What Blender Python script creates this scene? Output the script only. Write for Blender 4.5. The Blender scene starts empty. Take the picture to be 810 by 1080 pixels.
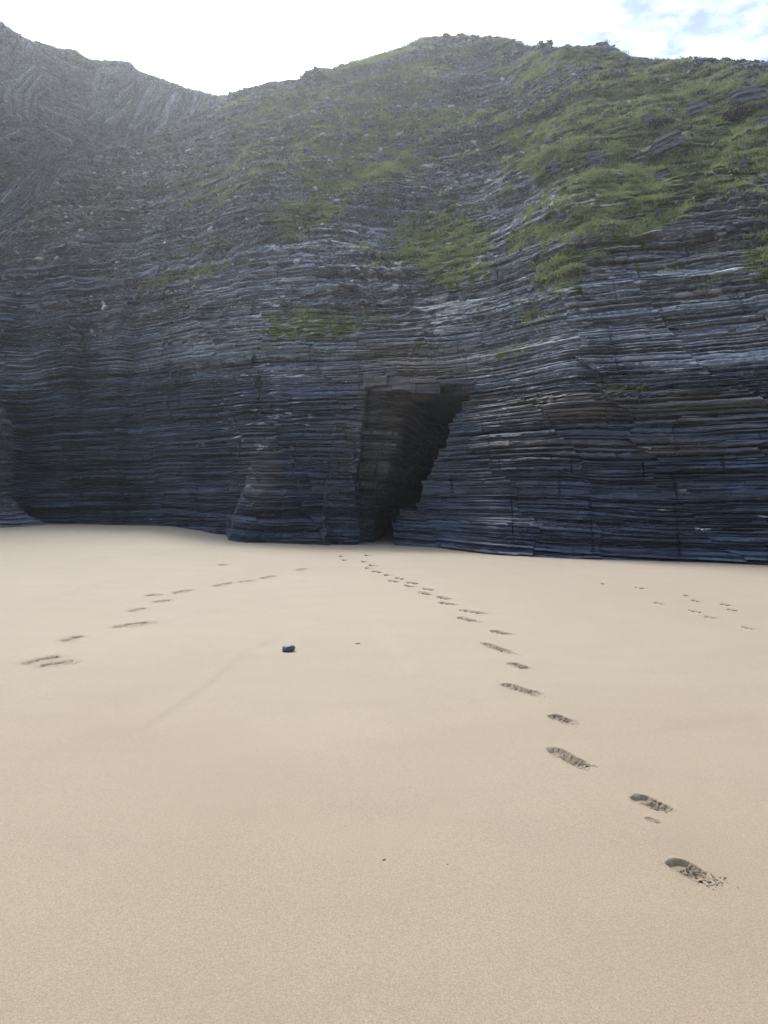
import bpy, math, random
import numpy as np
random.seed(7); rng = np.random.default_rng(7)
C = bpy.data.collections.new('beach_scene'); bpy.context.scene.collection.children.link(C)
S = bpy.context.scene
# ---------------------------------------------------------------- survey: picture point -> place
F, HX, HY, CAMZ = 780.0, 405.0, 530.0, 1.6
def ground_pt(px, py):
    D = F*CAMZ/(py-HY); return ((px-HX)/F*D, D)
# ---------------------------------------------------------------- numpy noise
def U(a): return np.atleast_1d(a).astype(np.int32).view(np.uint32)
def _h(ix, iy, iz, seed):
    h = U(ix)*np.uint32(374761393) + U(iy)*np.uint32(668265263) + U(iz)*np.uint32(2147483647) + np.uint32((seed*1274126177) & 0xffffffff)
    h ^= h >> np.uint32(13); h *= np.uint32(1274126177)
    h ^= h >> np.uint32(16); h *= np.uint32(2246822519)
    h ^= h >> np.uint32(15); return (h & np.uint32(0xffffff)).astype(np.float32)*np.float32(1/16777216.0)
def hsh(a, b=None, seed=0):
    a = np.asarray(a); b = np.zeros_like(a) if b is None else np.asarray(b)
    return _h(a, b, np.zeros_like(a), seed)
def vn2(x, y, seed=0):
    x, y = np.broadcast_arrays(np.asarray(x, np.float32), np.asarray(y, np.float32))
    ix = np.floor(x); iy = np.floor(y); fx = (x-ix).astype(np.float32); fy = (y-iy).astype(np.float32)
    fx = fx*fx*(3-2*fx); fy = fy*fy*(3-2*fy); z = np.zeros_like(ix)
    a = _h(ix, iy, z, seed); b = _h(ix+1, iy, z, seed); c = _h(ix, iy+1, z, seed); d = _h(ix+1, iy+1, z, seed)
    return (a*(1-fx)+b*fx)*(1-fy)+(c*(1-fx)+d*fx)*fy
def vn3(x, y, z, seed=0):
    x, y, z = (np.asarray(q, np.float32) for q in (x, y, z)); iz = np.floor(z); fz = (z-iz).astype(np.float32); fz = fz*fz*(3-2*fz)
    ix = np.floor(x); iy = np.floor(y); fx = (x-ix).astype(np.float32); fy = (y-iy).astype(np.float32)
    fx = fx*fx*(3-2*fx); fy = fy*fy*(3-2*fy); r = 0
    for k in (0, 1):
        q = iz+k
        a = _h(ix, iy, q, seed); b = _h(ix+1, iy, q, seed); c = _h(ix, iy+1, q, seed); d = _h(ix+1, iy+1, q, seed)
        v = (a*(1-fx)+b*fx)*(1-fy)+(c*(1-fx)+d*fx)*fy
        r = r + v*(fz if k else 1-fz)
    return r
def fbm2(x, y, o=4, seed=0):
    s = 0; a = 1; t = 0
    for i in range(o): s = s+a*(vn2(x*2**i, y*2**i, seed+i*17)-.5); t += a; a *= .5
    return s/t*2
def fbm3(x, y, z, o=4, seed=0):
    s = 0; a = 1; t = 0
    for i in range(o): s = s+a*(vn3(x*2**i, y*2**i, z*2**i, seed+i*17)-.5); t += a; a *= .5
    return s/t*2
def sst(x, a, b):
    t = np.clip((x-a)/(b-a), 0, 1); return t*t*(3-2*t)
# ---------------------------------------------------------------- mesh helpers
def grid_faces(nr, nc):
    i = np.arange(nr*nc).reshape(nr, nc)
    return np.stack([i[:-1, :-1], i[:-1, 1:], i[1:, 1:], i[1:, :-1]], -1).reshape(-1, 4)
def np_mesh(name, V, Fc, mat, attrs=None, smooth=False, parent=None):
    me = bpy.data.meshes.new(name); V = np.asarray(V, np.float32); Fc = np.asarray(Fc, np.int32); k = Fc.shape[1]
    me.vertices.add(len(V)); me.vertices.foreach_set('co', V.ravel())
    me.loops.add(Fc.size); me.loops.foreach_set('vertex_index', Fc.ravel())
    me.polygons.add(len(Fc)); me.polygons.foreach_set('loop_start', np.arange(0, Fc.size, k, dtype=np.int32))
    me.polygons.foreach_set('use_smooth', np.full(len(Fc), smooth))
    for an, arr in (attrs or {}).items():
        at = me.attributes.new(an, 'FLOAT_COLOR', 'POINT')
        c = np.ones((len(V), 4), np.float32); c[:, :arr.shape[1]] = arr; at.data.foreach_set('color', c.ravel())
    me.update(calc_edges=True); me.materials.append(mat)
    o = bpy.data.objects.new(name, me); C.objects.link(o)
    if parent: o.parent = parent
    return o
def tag(o, label=None, cat=None, group=None, kind=None):
    if label: o['label'] = label
    if cat: o['category'] = cat
    if group: o['group'] = group
    if kind: o['kind'] = kind
    return o
# ---------------------------------------------------------------- materials
class N:
    def __init__(s, name):
        s.m = bpy.data.materials.new(name); s.m.use_nodes = True; s.t = s.m.node_tree
        s.b = s.t.nodes['Principled BSDF']; s.o = s.t.nodes['Material Output']
    def n(s, ty, **kw):
        d = s.t.nodes.new(ty)
        for k, v in kw.items():
            if k in d.inputs: s.l(v, d.inputs[k])
            else: setattr(d, k, v)
        return d
    def l(s, v, inp):
        if isinstance(v, bpy.types.NodeSocket): s.t.links.new(v, inp)
        else: inp.default_value = v
    def mix(s, f, a, b, mode='MIX'):
        d = s.t.nodes.new('ShaderNodeMix'); d.data_type = 'RGBA'; d.blend_type = mode
        s.l(f, d.inputs[0])
        for v, i in ((a, 6), (b, 7)):
            if isinstance(v, tuple): v = (*v, 1) if len(v) == 3 else v
            s.l(v, d.inputs[i])
        return d.outputs[2]
    def math(s, op, a, b=0.0, c=None, clamp=False):
        d = s.t.nodes.new('ShaderNodeMath'); d.operation = op; d.use_clamp = clamp
        s.l(a, d.inputs[0]); s.l(b, d.inputs[1])
        if c is not None: s.l(c, d.inputs[2])
        return d.outputs[0]
    def rng(s, v, a, b, c=0.0, d=1.0):
        q = s.t.nodes.new('ShaderNodeMapRange'); q.interpolation_type = 'SMOOTHSTEP'
        for x, i in ((v, 0), (a, 1), (b, 2), (c, 3), (d, 4)): s.l(x, q.inputs[i])
        return q.outputs[0]
    def noise(s, sc, scale=(1, 1, 1), detail=4, rough=.55, loc=(0, 0, 0), dist=0.0):
        tc = s.t.nodes.new('ShaderNodeTexCoord'); mp = s.t.nodes.new('ShaderNodeMapping')
        mp.inputs['Scale'].default_value = scale; mp.inputs['Location'].default_value = loc
        s.t.links.new(tc.outputs['Object'], mp.inputs[0])
        q = s.t.nodes.new('ShaderNodeTexNoise'); s.t.links.new(mp.outputs[0], q.inputs['Vector'])
        q.inputs['Scale'].default_value = sc; q.inputs['Detail'].default_value = detail
        q.inputs['Roughness'].default_value = rough; q.inputs['Distortion'].default_value = dist
        return q.outputs[0]
    def attr(s, name):
        a = s.t.nodes.new('ShaderNodeAttribute'); a.attribute_name = name
        q = s.t.nodes.new('ShaderNodeSeparateColor'); s.t.links.new(a.outputs['Color'], q.inputs[0])
        return q.outputs

def rock_material():
    m = N('layered_rock')
    r = m.attr('veg'); w = m.attr('wet')          # veg: grass, lichen, brown   wet: wetness, rubble, bed tone
    streak = m.noise(1.0, (0.5, 0.5, 9), 5, .6)
    fine = m.noise(1.0, (2.0, 2.0, 30), 4, .6)
    blot = m.noise(.35, (1, 1, 1), 5, .6)
    speck = m.noise(6, (1, 1, 1.6), 4, .7)
    dry = m.mix(m.rng(streak, .3, .7), (.120, .138, .170), (.285, .312, .362))
    dry = m.mix(m.rng(speck, .50, .68), dry, (.40, .415, .44))
    dry = m.mix(m.rng(m.noise(1, (1.5, 1.5, 22), 4, .65, loc=(5, 5, 5)), .56, .66, 0, .75), dry, (.026, .030, .040))
    wet = m.mix(m.rng(m.math('MULTIPLY_ADD', fine, .45, m.math('MULTIPLY', m.noise(1, (.35, .35, 8), 5, .65, loc=(1, 8, 3)), .55)), .38, .62), (.008, .013, .026), (.078, .108, .160))
    wet = m.mix(m.rng(blot, .45, .7, 0, .6), wet, (.016, .020, .030))
    wf = m.rng(m.math('ADD', w[0], m.math('MULTIPLY', m.math('SUBTRACT', blot, .5), .9)), .25, .75)
    c = m.mix(wf, dry, wet)
    tn = m.math('MULTIPLY_ADD', w[2], 1.15, .45); tcx = m.t.nodes.new('ShaderNodeCombineColor')
    for q in range(3): m.t.links.new(tn, tcx.inputs[q])
    c = m.mix(1.0, c, tcx.outputs[0], 'MULTIPLY')
    rub = m.mix(m.rng(speck, .35, .7), (.055, .052, .052), (.19, .18, .17))
    c = m.mix(m.math('MULTIPLY', w[1], m.rng(blot, .3, .6)), c, rub)
    br = m.mix(m.rng(streak, .35, .7), (.085, .074, .066), (.34, .275, .215))
    c = m.mix(m.math('MULTIPLY', r[2], m.rng(blot, .25, .6, .4, 1)), c, br)
    gn = m.noise(1.6, (1, 1, 1), 6, .75)
    gfac = m.rng(m.math('ADD', r[0], m.math('MULTIPLY', m.math('SUBTRACT', gn, .5), 2.8)), .52, .66)
    gcol = m.mix(m.rng(m.noise(3, detail=5, rough=.7), .35, .65), (.095, .122, .048), (.185, .215, .085))
    gcol = m.mix(m.rng(m.noise(.5, detail=4, loc=(9, 3, 1)), .45, .65, 0, .7), gcol, (.095, .088, .050))
    fk = m.rng(m.noise(1, (5, 5, 13), 3, .6, loc=(2, 5, 8)), .575, .64)
    c = m.mix(m.math('MULTIPLY', fk, m.math('MULTIPLY', m.math('SUBTRACT', 1, w[0], clamp=True), .55)), c, (.55, .56, .58))
    c = m.mix(gfac, c, gcol)
    ln = m.noise(1.0, (1.1, 1.1, 7), 5, .65, loc=(4, 7, 2), dist=.4)
    lf = m.rng(m.math('ADD', m.math('MULTIPLY', r[1], 1.12), m.math('MULTIPLY', m.math('SUBTRACT', ln, .5), 3.0)), .50, .66)
    c = m.mix(m.math('MULTIPLY', lf, .8), c, (.66, .67, .69))
    m.l(c, m.b.inputs['Base Color'])
    m.l(m.rng(wf, 0, 1, .9, .62), m.b.inputs['Roughness'])
    m.b.inputs['Specular IOR Level'].default_value = .35
    h = m.math('ADD', m.math('MULTIPLY', fine, 1.0), m.math('ADD', m.math('MULTIPLY', speck, .8), m.math('MULTIPLY', m.noise(18, detail=4), .5)))
    bp = m.n('ShaderNodeBump', Strength=.9, Distance=.09, Height=h); m.l(bp.outputs[0], m.b.inputs['Normal'])
    return m.m
def loose_rock_material():
    m = N('loose_stone')
    oi = m.t.nodes.new('ShaderNodeNewGeometry')
    rp = oi.outputs['Random Per Island']
    c = m.mix(m.rng(rp, 0, 1), (.07, .072, .08), (.24, .24, .25))
    c = m.mix(m.rng(rp, .80, .84), c, (.12, .095, .075))
    c = m.mix(m.rng(rp, .94, .945), c, (.60, .60, .61))
    c = m.mix(m.rng(m.noise(7), .3, .7, 0, .5), c, (.05, .052, .06)); m.l(c, m.b.inputs['Base Color'])
    m.b.inputs['Roughness'].default_value = .9
    return m.m
def outcrop_material():
    m = N('outcrop_stone')
    c = m.mix(m.rng(m.noise(1, (1.2, 1.2, 9), 5), .3, .7), (.035, .037, .045), (.14, .14, .15))
    c = m.mix(m.rng(m.noise(3.0, detail=5), .55, .7, 0, .7), c, (.25, .25, .25)); m.l(c, m.b.inputs['Base Color'])
    m.b.inputs['Roughness'].default_value = .9
    bp = m.n('ShaderNodeBump', Strength=.7, Distance=.05, Height=m.noise(1, (3, 3, 25), 4)); m.l(bp.outputs[0], m.b.inputs['Normal'])
    return m.m
def sand_colour(m):
    big = m.noise(.22, (1, .6, 1), 4, .5, dist=.5); mid = m.noise(1.6, (.5, 1, 1), 6, .6)
    tc = m.t.nodes.new('ShaderNodeNewGeometry'); 
    def pn(sc, det, rough, loc):
        mp = m.t.nodes.new('ShaderNodeMapping'); mp.inputs['Location'].default_value = loc; m.t.links.new(tc.outputs['Position'], mp.inputs[0])
        q = m.t.nodes.new('ShaderNodeTexNoise'); m.t.links.new(mp.outputs[0], q.inputs['Vector']); q.inputs['Scale'].default_value = sc
        q.inputs['Detail'].default_value = det; q.inputs['Roughness'].default_value = rough; return q.outputs[0]
    gr = pn(330, 1, .85, (0, 0, 0)); gr2 = pn(110, 3, .8, (0, 0, 0)); lt = pn(290, 2, .85, (3, 1, 2))
    c = m.mix(m.rng(big, .3, .7), (.322, .265, .190), (.360, .300, .218))
    c = m.mix(m.rng(mid, .35, .7, 0, .35), c, (.265, .222, .165))
    c = m.mix(m.rng(gr2, .35, .65, 0, .6), c, (.20, .16, .115))
    c = m.mix(m.rng(gr, .52, .70, 0, .6), c, (.13, .10, .072))
    c = m.mix(m.rng(lt, .54, .68, 0, .45), c, (.54, .48, .39))
    sp = m.t.nodes.new('ShaderNodeSeparateXYZ'); m.t.links.new(tc.outputs['Position'], sp.inputs[0])   # view-angle shading painted into the colour: sand darker towards the camera
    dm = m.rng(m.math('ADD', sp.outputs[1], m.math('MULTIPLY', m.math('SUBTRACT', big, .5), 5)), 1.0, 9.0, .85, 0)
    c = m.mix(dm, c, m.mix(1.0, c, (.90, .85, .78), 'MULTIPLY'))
    return c, gr, gr2
def sand_material():
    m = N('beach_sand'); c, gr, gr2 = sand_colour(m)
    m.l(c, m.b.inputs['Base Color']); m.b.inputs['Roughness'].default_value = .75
    m.b.inputs['Specular IOR Level'].default_value = .4
    h = m.math('ADD', m.math('MULTIPLY', gr, .6), m.math('ADD', m.math('MULTIPLY', gr2, .8), m.math('MULTIPLY', m.noise(9, (1, .6, 1), 4), 1.6)))
    bp = m.n('ShaderNodeBump', Strength=.6, Distance=.006, Height=h); m.l(bp.outputs[0], m.b.inputs['Normal'])
    return m.m
def print_material():
    m = N('disturbed_damp_sand'); a = m.attr('damp')
    gr = m.noise(200, detail=3, rough=.8); cl = m.noise(45, detail=4, rough=.7)
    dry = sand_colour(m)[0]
    dmp = m.mix(m.rng(cl, .35, .7), (.12, .093, .064), (.235, .185, .132))
    dmp = m.mix(m.rng(gr, .5, .75, 0, .6), dmp, (.31, .26, .20))
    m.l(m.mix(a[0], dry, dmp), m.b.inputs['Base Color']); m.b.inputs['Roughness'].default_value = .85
    m.b.inputs['Specular IOR Level'].default_value = .3
    h = m.math('ADD', m.math('MULTIPLY', gr, .4), cl)
    bp = m.n('ShaderNodeBump', Strength=.6, Distance=.008, Height=h); m.l(bp.outputs[0], m.b.inputs['Normal'])
    return m.m
def leaf_material(name, a, b, c3):
    m = N(name)
    g = m.t.nodes.new('ShaderNodeNewGeometry').outputs['Random Per Island']
    c = m.mix(m.rng(m.noise(1.1, detail=4), .35, .65), a, b); c = m.mix(m.rng(g, .55, 1, 0, .85), c, c3)
    m.l(c, m.b.inputs['Base Color']); m.b.inputs['Roughness'].default_value = .75
    m.b.inputs['Specular IOR Level'].default_value = .2
    tr = m.n('ShaderNodeBsdfTranslucent'); m.l(c, tr.inputs[0])
    mx = m.t.nodes.new('ShaderNodeMixShader'); mx.inputs[0].default_value = .3
    m.t.links.new(m.b.outputs[0], mx.inputs[1]); m.t.links.new(tr.outputs[0], mx.inputs[2]); m.t.links.new(mx.outputs[0], m.o.inputs[0])
    return m.m
def pebble_material():
    m = N('sea_worn_pebble')
    z = m.noise(14, (1, 1, 3), 4)
    c = m.mix(m.rng(z, .4, .62), (.022, .032, .055), (.075, .095, .13)); c = m.mix(m.rng(m.noise(40), .62, .7), c, (.3, .31, .33))
    m.l(c, m.b.inputs['Base Color']); m.b.inputs['Roughness'].default_value = .55
    bp = m.n('ShaderNodeBump', Strength=.4, Distance=.01, Height=m.noise(30, detail=4)); m.l(bp.outputs[0], m.b.inputs['Normal'])
    return m.m
M_rock = rock_material(); M_loose = loose_rock_material(); M_out = outcrop_material(); M_sand = sand_material()
M_print = print_material(); M_peb = pebble_material()
M_grass = leaf_material('slope_grass', (.150, .195, .078), (.255, .300, .125), (.31, .29, .16))
M_shrub = leaf_material('brown_shrub', (.045, .045, .022), (.095, .085, .045), (.13, .10, .06))
M_plant = leaf_material('ledge_plant', (.11, .14, .035), (.18, .21, .055), (.22, .22, .08))

# ================================================================ CLIFF
SIL = np.array([(-530,-160),(-150,-30),(-60,2),(0,22),(15,32),(30,41),(45,45),(60,50),(80,51),(85,55),(95,61),(110,63),(138,64),(145,72),(170,82),
 (200,93),(230,99),(245,100),(262,97),(285,89),(300,88),(315,85),(322,79),(335,75),(350,74),(370,66),(395,60),(430,49),(450,41),(460,38),
 (500,40),(530,41),(545,44),(552,48),(562,50),(575,46),(590,51),(610,50),(625,48),(640,45),(650,52),(665,60),(690,63),(740,63),(780,64),(810,67),(900,75),(1340,150)], float)
PROF = [  # picture column, then (height, distance) up the slope
 (-530, [(0,40),(10,42),(40,54),(80,64)]),
 (-150, [(0,37),(10,38.5),(24,48),(32,50),(90,58)]),
 (-15,  [(0,35),(9,36.5),(18,45),(20,46),(90,56)]),
 (40,   [(0,35),(9.5,36.5),(20,47),(22,48),(90,57)]),
 (90,   [(0,34.3),(10,36),(25,50),(27,51),(90,60)]),
 (150,  [(0,33.2),(10,35.4),(27,52),(30,53),(90,62)]),
 (200,  [(0,31.3),(10,34),(30,54),(32,55),(90,68)]),
 (232,  [(0,29.6),(10,33),(32,54.5),(90,100)]),
 (262,  [(0,28.7),(6,30.3),(12,34.0),(40,59.5),(90,106)]),
 (345,  [(0,28.3),(6,29.6),(12,33),(40,58),(90,105)]),
 (450,  [(0,27),(6,28.5),(12,32.5),(40,56.5),(90,100)]),
 (520,  [(0,23.2),(3,24.2),(6,26.6),(12,30.5),(40,54.5),(90,98)]),
 (600,  [(0,21.6),(5,22.8),(12,27.2),(40,52.5),(90,98)]),
 (720,  [(0,20.0),(5,21.3),(12,25.6),(40,51.8),(90,98)]),
 (810,  [(0,18.7),(5,20.2),(12,24.5),(40,50.8),(90,98)]),
 (1340, [(0,16.5),(5,18),(12,22),(40,47),(90,95)])]
TZ = np.arange(-1, 90, .1); TP = np.arange(-530, 1341, 2.0)
T = np.stack([np.interp(TZ, [q[0] for q in p], [q[1] for q in p]) for _, p in PROF])
pc = np.array([p for p, _ in PROF], float)
T = np.stack([np.interp(TP, pc, T[:, j]) for j in range(len(TZ))], 1)     # [px, z]
def blur(A, ax, s):
    k = np.exp(-.5*(np.arange(-3*s, 3*s+1)/s)**2); k /= k.sum(); p = 3*s
    A2 = np.apply_along_axis(lambda v: np.convolve(np.pad(v, p, mode='edge'), k, 'valid'), ax, A); return A2
T = blur(T, 0, 5); T = blur(T, 1, 7)
aT = (TP[:, None]-HX)/F*T; ZZ = np.broadcast_to(TZ[None], T.shape)
up = sst(ZZ, 6, 16)
T = T + fbm3(aT/7, T/7, ZZ/9, 3, 3)*(.3+1.3*up) + fbm3(aT/2.6, T/4, ZZ/6, 3, 31)*(.24+.42*up)
gl = sst(TP, -30, 20)[:, None]*(1-sst(TP, 200, 260))[:, None]*sst(ZZ, 4, 10)   # ribs on the left wall
T = T + gl*.5*fbm2(aT/4, ZZ/14, 3, 5)
def lookup(px, z):
    i = np.clip((px-TP[0])/2.0, 0, len(TP)-1.001); j = np.clip((z-TZ[0])/.1, 0, len(TZ)-1.001)
    i0 = i.astype(int); j0 = j.astype(int); fi = i-i0; fj = j-j0
    return (T[i0, j0]*(1-fi)+T[i0+1, j0]*fi)*(1-fj)+(T[i0, j0+1]*(1-fi)+T[i0+1, j0+1]*fi)*fj
cols = np.concatenate([np.arange(-530, -12, 4), np.arange(-12, 822, .8), np.arange(822, 1340, 4)])
silc = np.interp(cols, SIL[:, 0], SIL[:, 1])
def pyof(z, D): return HY-F*(z-CAMZ)/D
zs = np.arange(5, 88, .05); PY = pyof(zs[None], lookup(cols[:, None]*np.ones_like(zs), np.ones_like(cols)[:, None]*zs))
ztop = np.array([zs[np.argmax(PY[i] < silc[i])] if (PY[i] < silc[i]).any() else 60 for i in range(len(cols))])
k = np.exp(-.5*(np.arange(-4, 5)/1.6)**2); k /= k.sum(); ztop = np.convolve(np.pad(ztop, 4, mode='edge'), k, 'valid')
ZR = 34.0
zr = np.concatenate([np.arange(-.5, 6.5, .02), np.arange(6.5, 12, .03), np.linspace(12, ZR, 440)])
NC = len(cols); NR = len(zr)
Zg = np.where(zr[:, None] < 12, zr[:, None]*np.ones(NC), 12+(zr[:, None]-12)*(ztop[None]-12)/(ZR-12))
PXg = np.ones((NR, 1))*cols[None]
D0 = lookup(PXg, Zg); Xg = (PXg-HX)/F*D0; PYg = pyof(Zg, D0)

def layers(seed, mean, sp):
    r = np.random.default_rng(seed); t = np.clip(r.lognormal(math.log(mean), sp, 4000), mean*.35, mean*3.2)
    return np.cumsum(t)-60
LB = layers(1, .082, .6); MB = layers(2, .75, .5); EB = layers(4, .24, .45)
def bed(b, B):
    i = np.searchsorted(B, b)-1; i = np.clip(i, 0, len(B)-2); lo = B[i]; th = B[i+1]-lo; return i, (b-lo)/th, th
# masks over the face (positions surveyed from the photograph)
def ell(px, py, L):
    m = np.zeros(px.shape, np.float32)
    for cx, cy, rx, ry, an, st in L:
        a = math.radians(an); dx = px-cx; dy = py-cy; u = (dx*math.cos(a)-dy*math.sin(a))/rx; v = (dx*math.sin(a)+dy*math.cos(a))/ry
        m = np.maximum(m, st*np.exp(-(u*u+v*v)**1.5*.7))
    return m
GR = [(465,255,48,30,10,.95),(480,285,30,22,0,.6),(582,243,42,8,14,.9),(560,255,30,8,20,.5),(450,128,75,12,2,.75),(385,188,75,11,14,.8),(330,225,50,16,25,.6),(350,150,80,40,15,.45),
 (420,90,80,22,25,.5),(330,345,60,18,6,.8),(270,372,40,6,15,.6),(185,293,50,5,14,.9),(210,262,40,9,20,.5),(620,150,90,34,8,.82),(700,190,110,30,14,.86),
 (770,140,95,38,12,.84),(740,90,110,18,0,.75),(600,275,34,7,12,.8),(585,300,22,18,0,.5),(540,372,26,14,30,.6),(662,409,26,3.5,0,.9),(803,280,24,22,0,.6),
 (660,105,60,26,0,.8),(690,235,55,12,30,.7),(560,330,18,20,20,.5),(240,190,60,30,20,.4),(300,110,60,18,20,.5),(560,75,40,12,0,.5),(400,60,70,8,18,.6),(615,62,60,8,0,.6),(450,362,14,8,0,.5),(640,178,50,20,0,.7)]
LI = [(735,288,56,5,0,.85),(745,310,50,9,0,.5),(480,322,50,8,2,.7),(450,345,60,14,0,.42),(400,290,40,30,10,.38),(530,205,60,30,4,.42),(470,190,50,20,0,.35),(350,265,60,25,5,.35),
 (300,330,80,40,0,.28),(640,330,80,40,0,.24),(700,150,40,6,24,.55),(665,178,30,5,24,.5),(600,215,60,12,0,.4),(200,170,70,20,25,.3),(600,350,200,60,0,.2),(280,430,60,60,0,.24),(735,318,25,3,0,.55),(520,300,50,40,0,.3)]
BR = [(300,120,60,14,25,.4),(440,385,75,26,0,.9),(415,450,45,60,0,.8),(640,425,180,18,1,.55),(430,330,70,25,0,.4),(125,200,100,32,25,.9),(160,320,50,18,6,.5),(275,500,22,40,0,.35),(690,470,160,10,0,.3),(765,240,70,30,0,.35),(760,430,60,20,0,.5),(720,250,120,40,0,.3)]
vg = ell(PXg, PYg, GR); vl = ell(PXg, PYg, LI); vb = ell(PXg, PYg, BR)
n1 = fbm2(Xg/5, Zg/5, 4, 40)
screey = np.interp(cols, [-530,-60,0,60,120,180,240,260,1340], [250,270,262,190,150,136,104,60,-200])[None]*np.ones((NR, 1))   # foot of the far cliff
far = sst(-(PYg-screey), -4, 4)*(1-sst(PXg, 238, 250))
upper = sst(-PYg, -400, -250)                      # slope zone
rub = np.clip(upper*(.12+.75*sst(n1, 0, .4))*(1-far), 0, 1)
rub *= 1-ell(PXg, PYg, [(720,265,180,60,0,1),(540,260,110,80,0,.8)])
rub = np.maximum(rub, (1-ell(PXg, PYg, [(720,270,170,60,0,1),(560,230,90,60,0,.7)]))*0+ell(PXg, PYg, [(120,200,110,34,27,1),(160,318,60,20,6,.5),(75,325,30,10,0,.4),(420,80,130,24,22,.7),(700,75,110,16,0,.9),(560,110,60,30,0,.6),(300,190,100,70,20,.6)]))
vg = np.clip(vg + .27*upper*(1-far)*sst(PXg, 120, 300), 0, 1)
soft = np.clip(np.maximum(vg*1.1, rub*.6), 0, 1)*upper
# bedding
dip = -.17*sst(Zg, 13, 24)*sst(PXg, 430, 640)
dipl = .10*sst(Zg, 9, 22)*(1-sst(PXg, 330, 480))
b = Zg + .22*fbm2(Xg/9, D0/9, 3, 8) + .05*fbm2(Xg/1.6, Zg/1.2, 2, 77) + dip*(Xg-6) - dipl*(Xg+12) + .006*Xg
fc_ = np.floor(Xg/2.3+.16*Zg+.5*fbm2(Xg/2, Zg/1.4, 3, 15)); b = b+.11*(hsh(fc_, seed=16)-.5)
li, lf_, lt = bed(b, LB); CB = layers(6, .21, .5); mi, mf, mt = bed(b, MB); ki, kf, kt = bed(b, CB)
wc = np.maximum(1-sst(PXg+6*fbm2(Zg/1.5, Zg*0, 2, 19), 226, 262), .75*sst(-PYg, -400, -300))*(1-far)
def riser(f, k=.78): return np.where(f < k, f*.12/k, .12+(f-k)/(1-k)*.88)
kk = .9*(1-.75*soft)*sst(Zg, 2, 7)
big_on = sst(vn2(Xg/6, mi*3.7, 9), .35, .65)
ze = Zg + kk*((riser(kf)-kf)*kt*wc*.8+(riser(mf)-mf)*mt*.4*big_on + (riser(lf_)-lf_)*lt*(1-.6*wc))*(1-far)
D1 = lookup(PXg, ze)
# relief of single beds and blocks
lay = vn2(Xg*.22+hsh(li, seed=5)*90, li*1.0, 11)-.5
lay2 = vn2(Xg*.9+hsh(li, seed=6)*90, li*1.0, 12)-.5
spc = .5+1.9*hsh(li, seed=21)**1.5; blkf = Xg/spc+hsh(li, seed=22)*40 + .06*vn2(Xg*3, Zg*9, 4); blk = np.floor(blkf); bfr = blkf-blk
bo = hsh(li, blk, 23)-.5
mlay = vn2(Xg*.12+hsh(mi, seed=7)*50, mi*1.0, 13)-.5
mspc = 1.6+3*hsh(mi, seed=24); mbf = Xg/mspc+hsh(mi, seed=25)*30; mblk = np.floor(mbf); mbr = mbf-mblk; mo = hsh(mi, mblk, 26)-.5
edge = lt*np.minimum(lf_, 1-lf_); gro = np.exp(-(edge/.018)**2)*(.35+.65*(hsh(li, seed=31) > .45))*sst(vn2(Xg*.5, li*2.3, 33), .25, .6)
medge = mt*np.minimum(mf, 1-mf); mgro = np.exp(-(medge/.04)**2)*sst(vn2(Xg*.25, mi*1.7, 34), .45, .7)
jt = np.exp(-((np.minimum(bfr, 1-bfr)*spc)/.02)**2)*(hsh(li, blk, 35) > .72)
mjt = np.exp(-((np.minimum(mbr, 1-mbr)*mspc)/.03)**2)*(hsh(mi, mblk, 36) > .5)
kblkf = Xg/(1.2+2.4*hsh(ki, seed=61))+hsh(ki, seed=62)*30+.1*vn2(Xg*2, Zg*6, 66); kblk = np.floor(kblkf); kedge = kt*np.minimum(kf, 1-kf)
krel = .38*(vn2(Xg*.18+hsh(ki, seed=63)*70, ki*1.0, 64)-.5)+.22*(vn2(Xg*.8+hsh(ki, seed=67)*70, ki*1.0, 68)-.5)+.14*(hsh(ki, kblk, 65)-.5)-.16*np.exp(-(kedge/.035)**2)*sst(vn2(Xg*.4, ki*2.7, 69), .2, .5)
roundn = -.05*(1-(4*lf_*(1-lf_))**.5)
low = 1-sst(Zg, 7, 14)
amp = (1-.7*soft)*(1+.9*upper)
disp = amp*(.65+.35*upper)*(.17*lay + .11*lay2 + .10*bo*(hsh(li, seed=42) > .45) + .34*mlay*(.4+.6*sst(b, 3.5, 6)) + .16*mo*(hsh(mi, seed=41) > .6)) + .26*(hsh(fc_, np.floor(b/2.6), 17)-.5) - amp*(.15*gro+.26*mgro+.05*jt+.08*mjt) + amp*roundn + wc*krel*(1-.55*soft)*(.35+1.1*sst(vn2(Xg*.45, Zg*.8, 18), .25, .7))
disp += .075*fbm2(Xg*3.5, Zg*7, 4, 51)*sst(vn2(Xg*.5, Zg*.6, 58), .1, .6) + .16*fbm3(Xg/1.1, D0/1.1, Zg/.8, 3, 52)*(.35+.65*upper)
disp += upper*(.16*fbm3(Xg*2.1, D0*2.1, Zg*3.4, 4, 59) + .12*(hsh(li, blk, 43)-.5))
disp += soft*(.22*fbm3(Xg*1.2, D0*1.2, Zg*1.6, 3, 53))
disp += rub*.10*(vn3(Xg*5, D0*5, Zg*6, 54)-.5)
# ledges marked in the photograph: the overhanging band on the right, and low benches
band = sst(PXg, 520, 600)
disp += band*.30*np.exp(-((b-4.9)/.32)**2)*(vn2(Xg*.4, b*0+3, 61)*1.2)
disp -= band*.32*np.exp(-((b-4.25)/.22)**2)*sst(vn2(Xg*.7, b*.6, 62), .3, .6)
disp += sst(PXg, 422, 440)*.28*(1-sst(b, .95, 1.10))*(1-.5*sst(PXg, 600, 780))
disp += sst(PXg, 422, 440)*.25*(1-sst(b, .25, .32))
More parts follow.
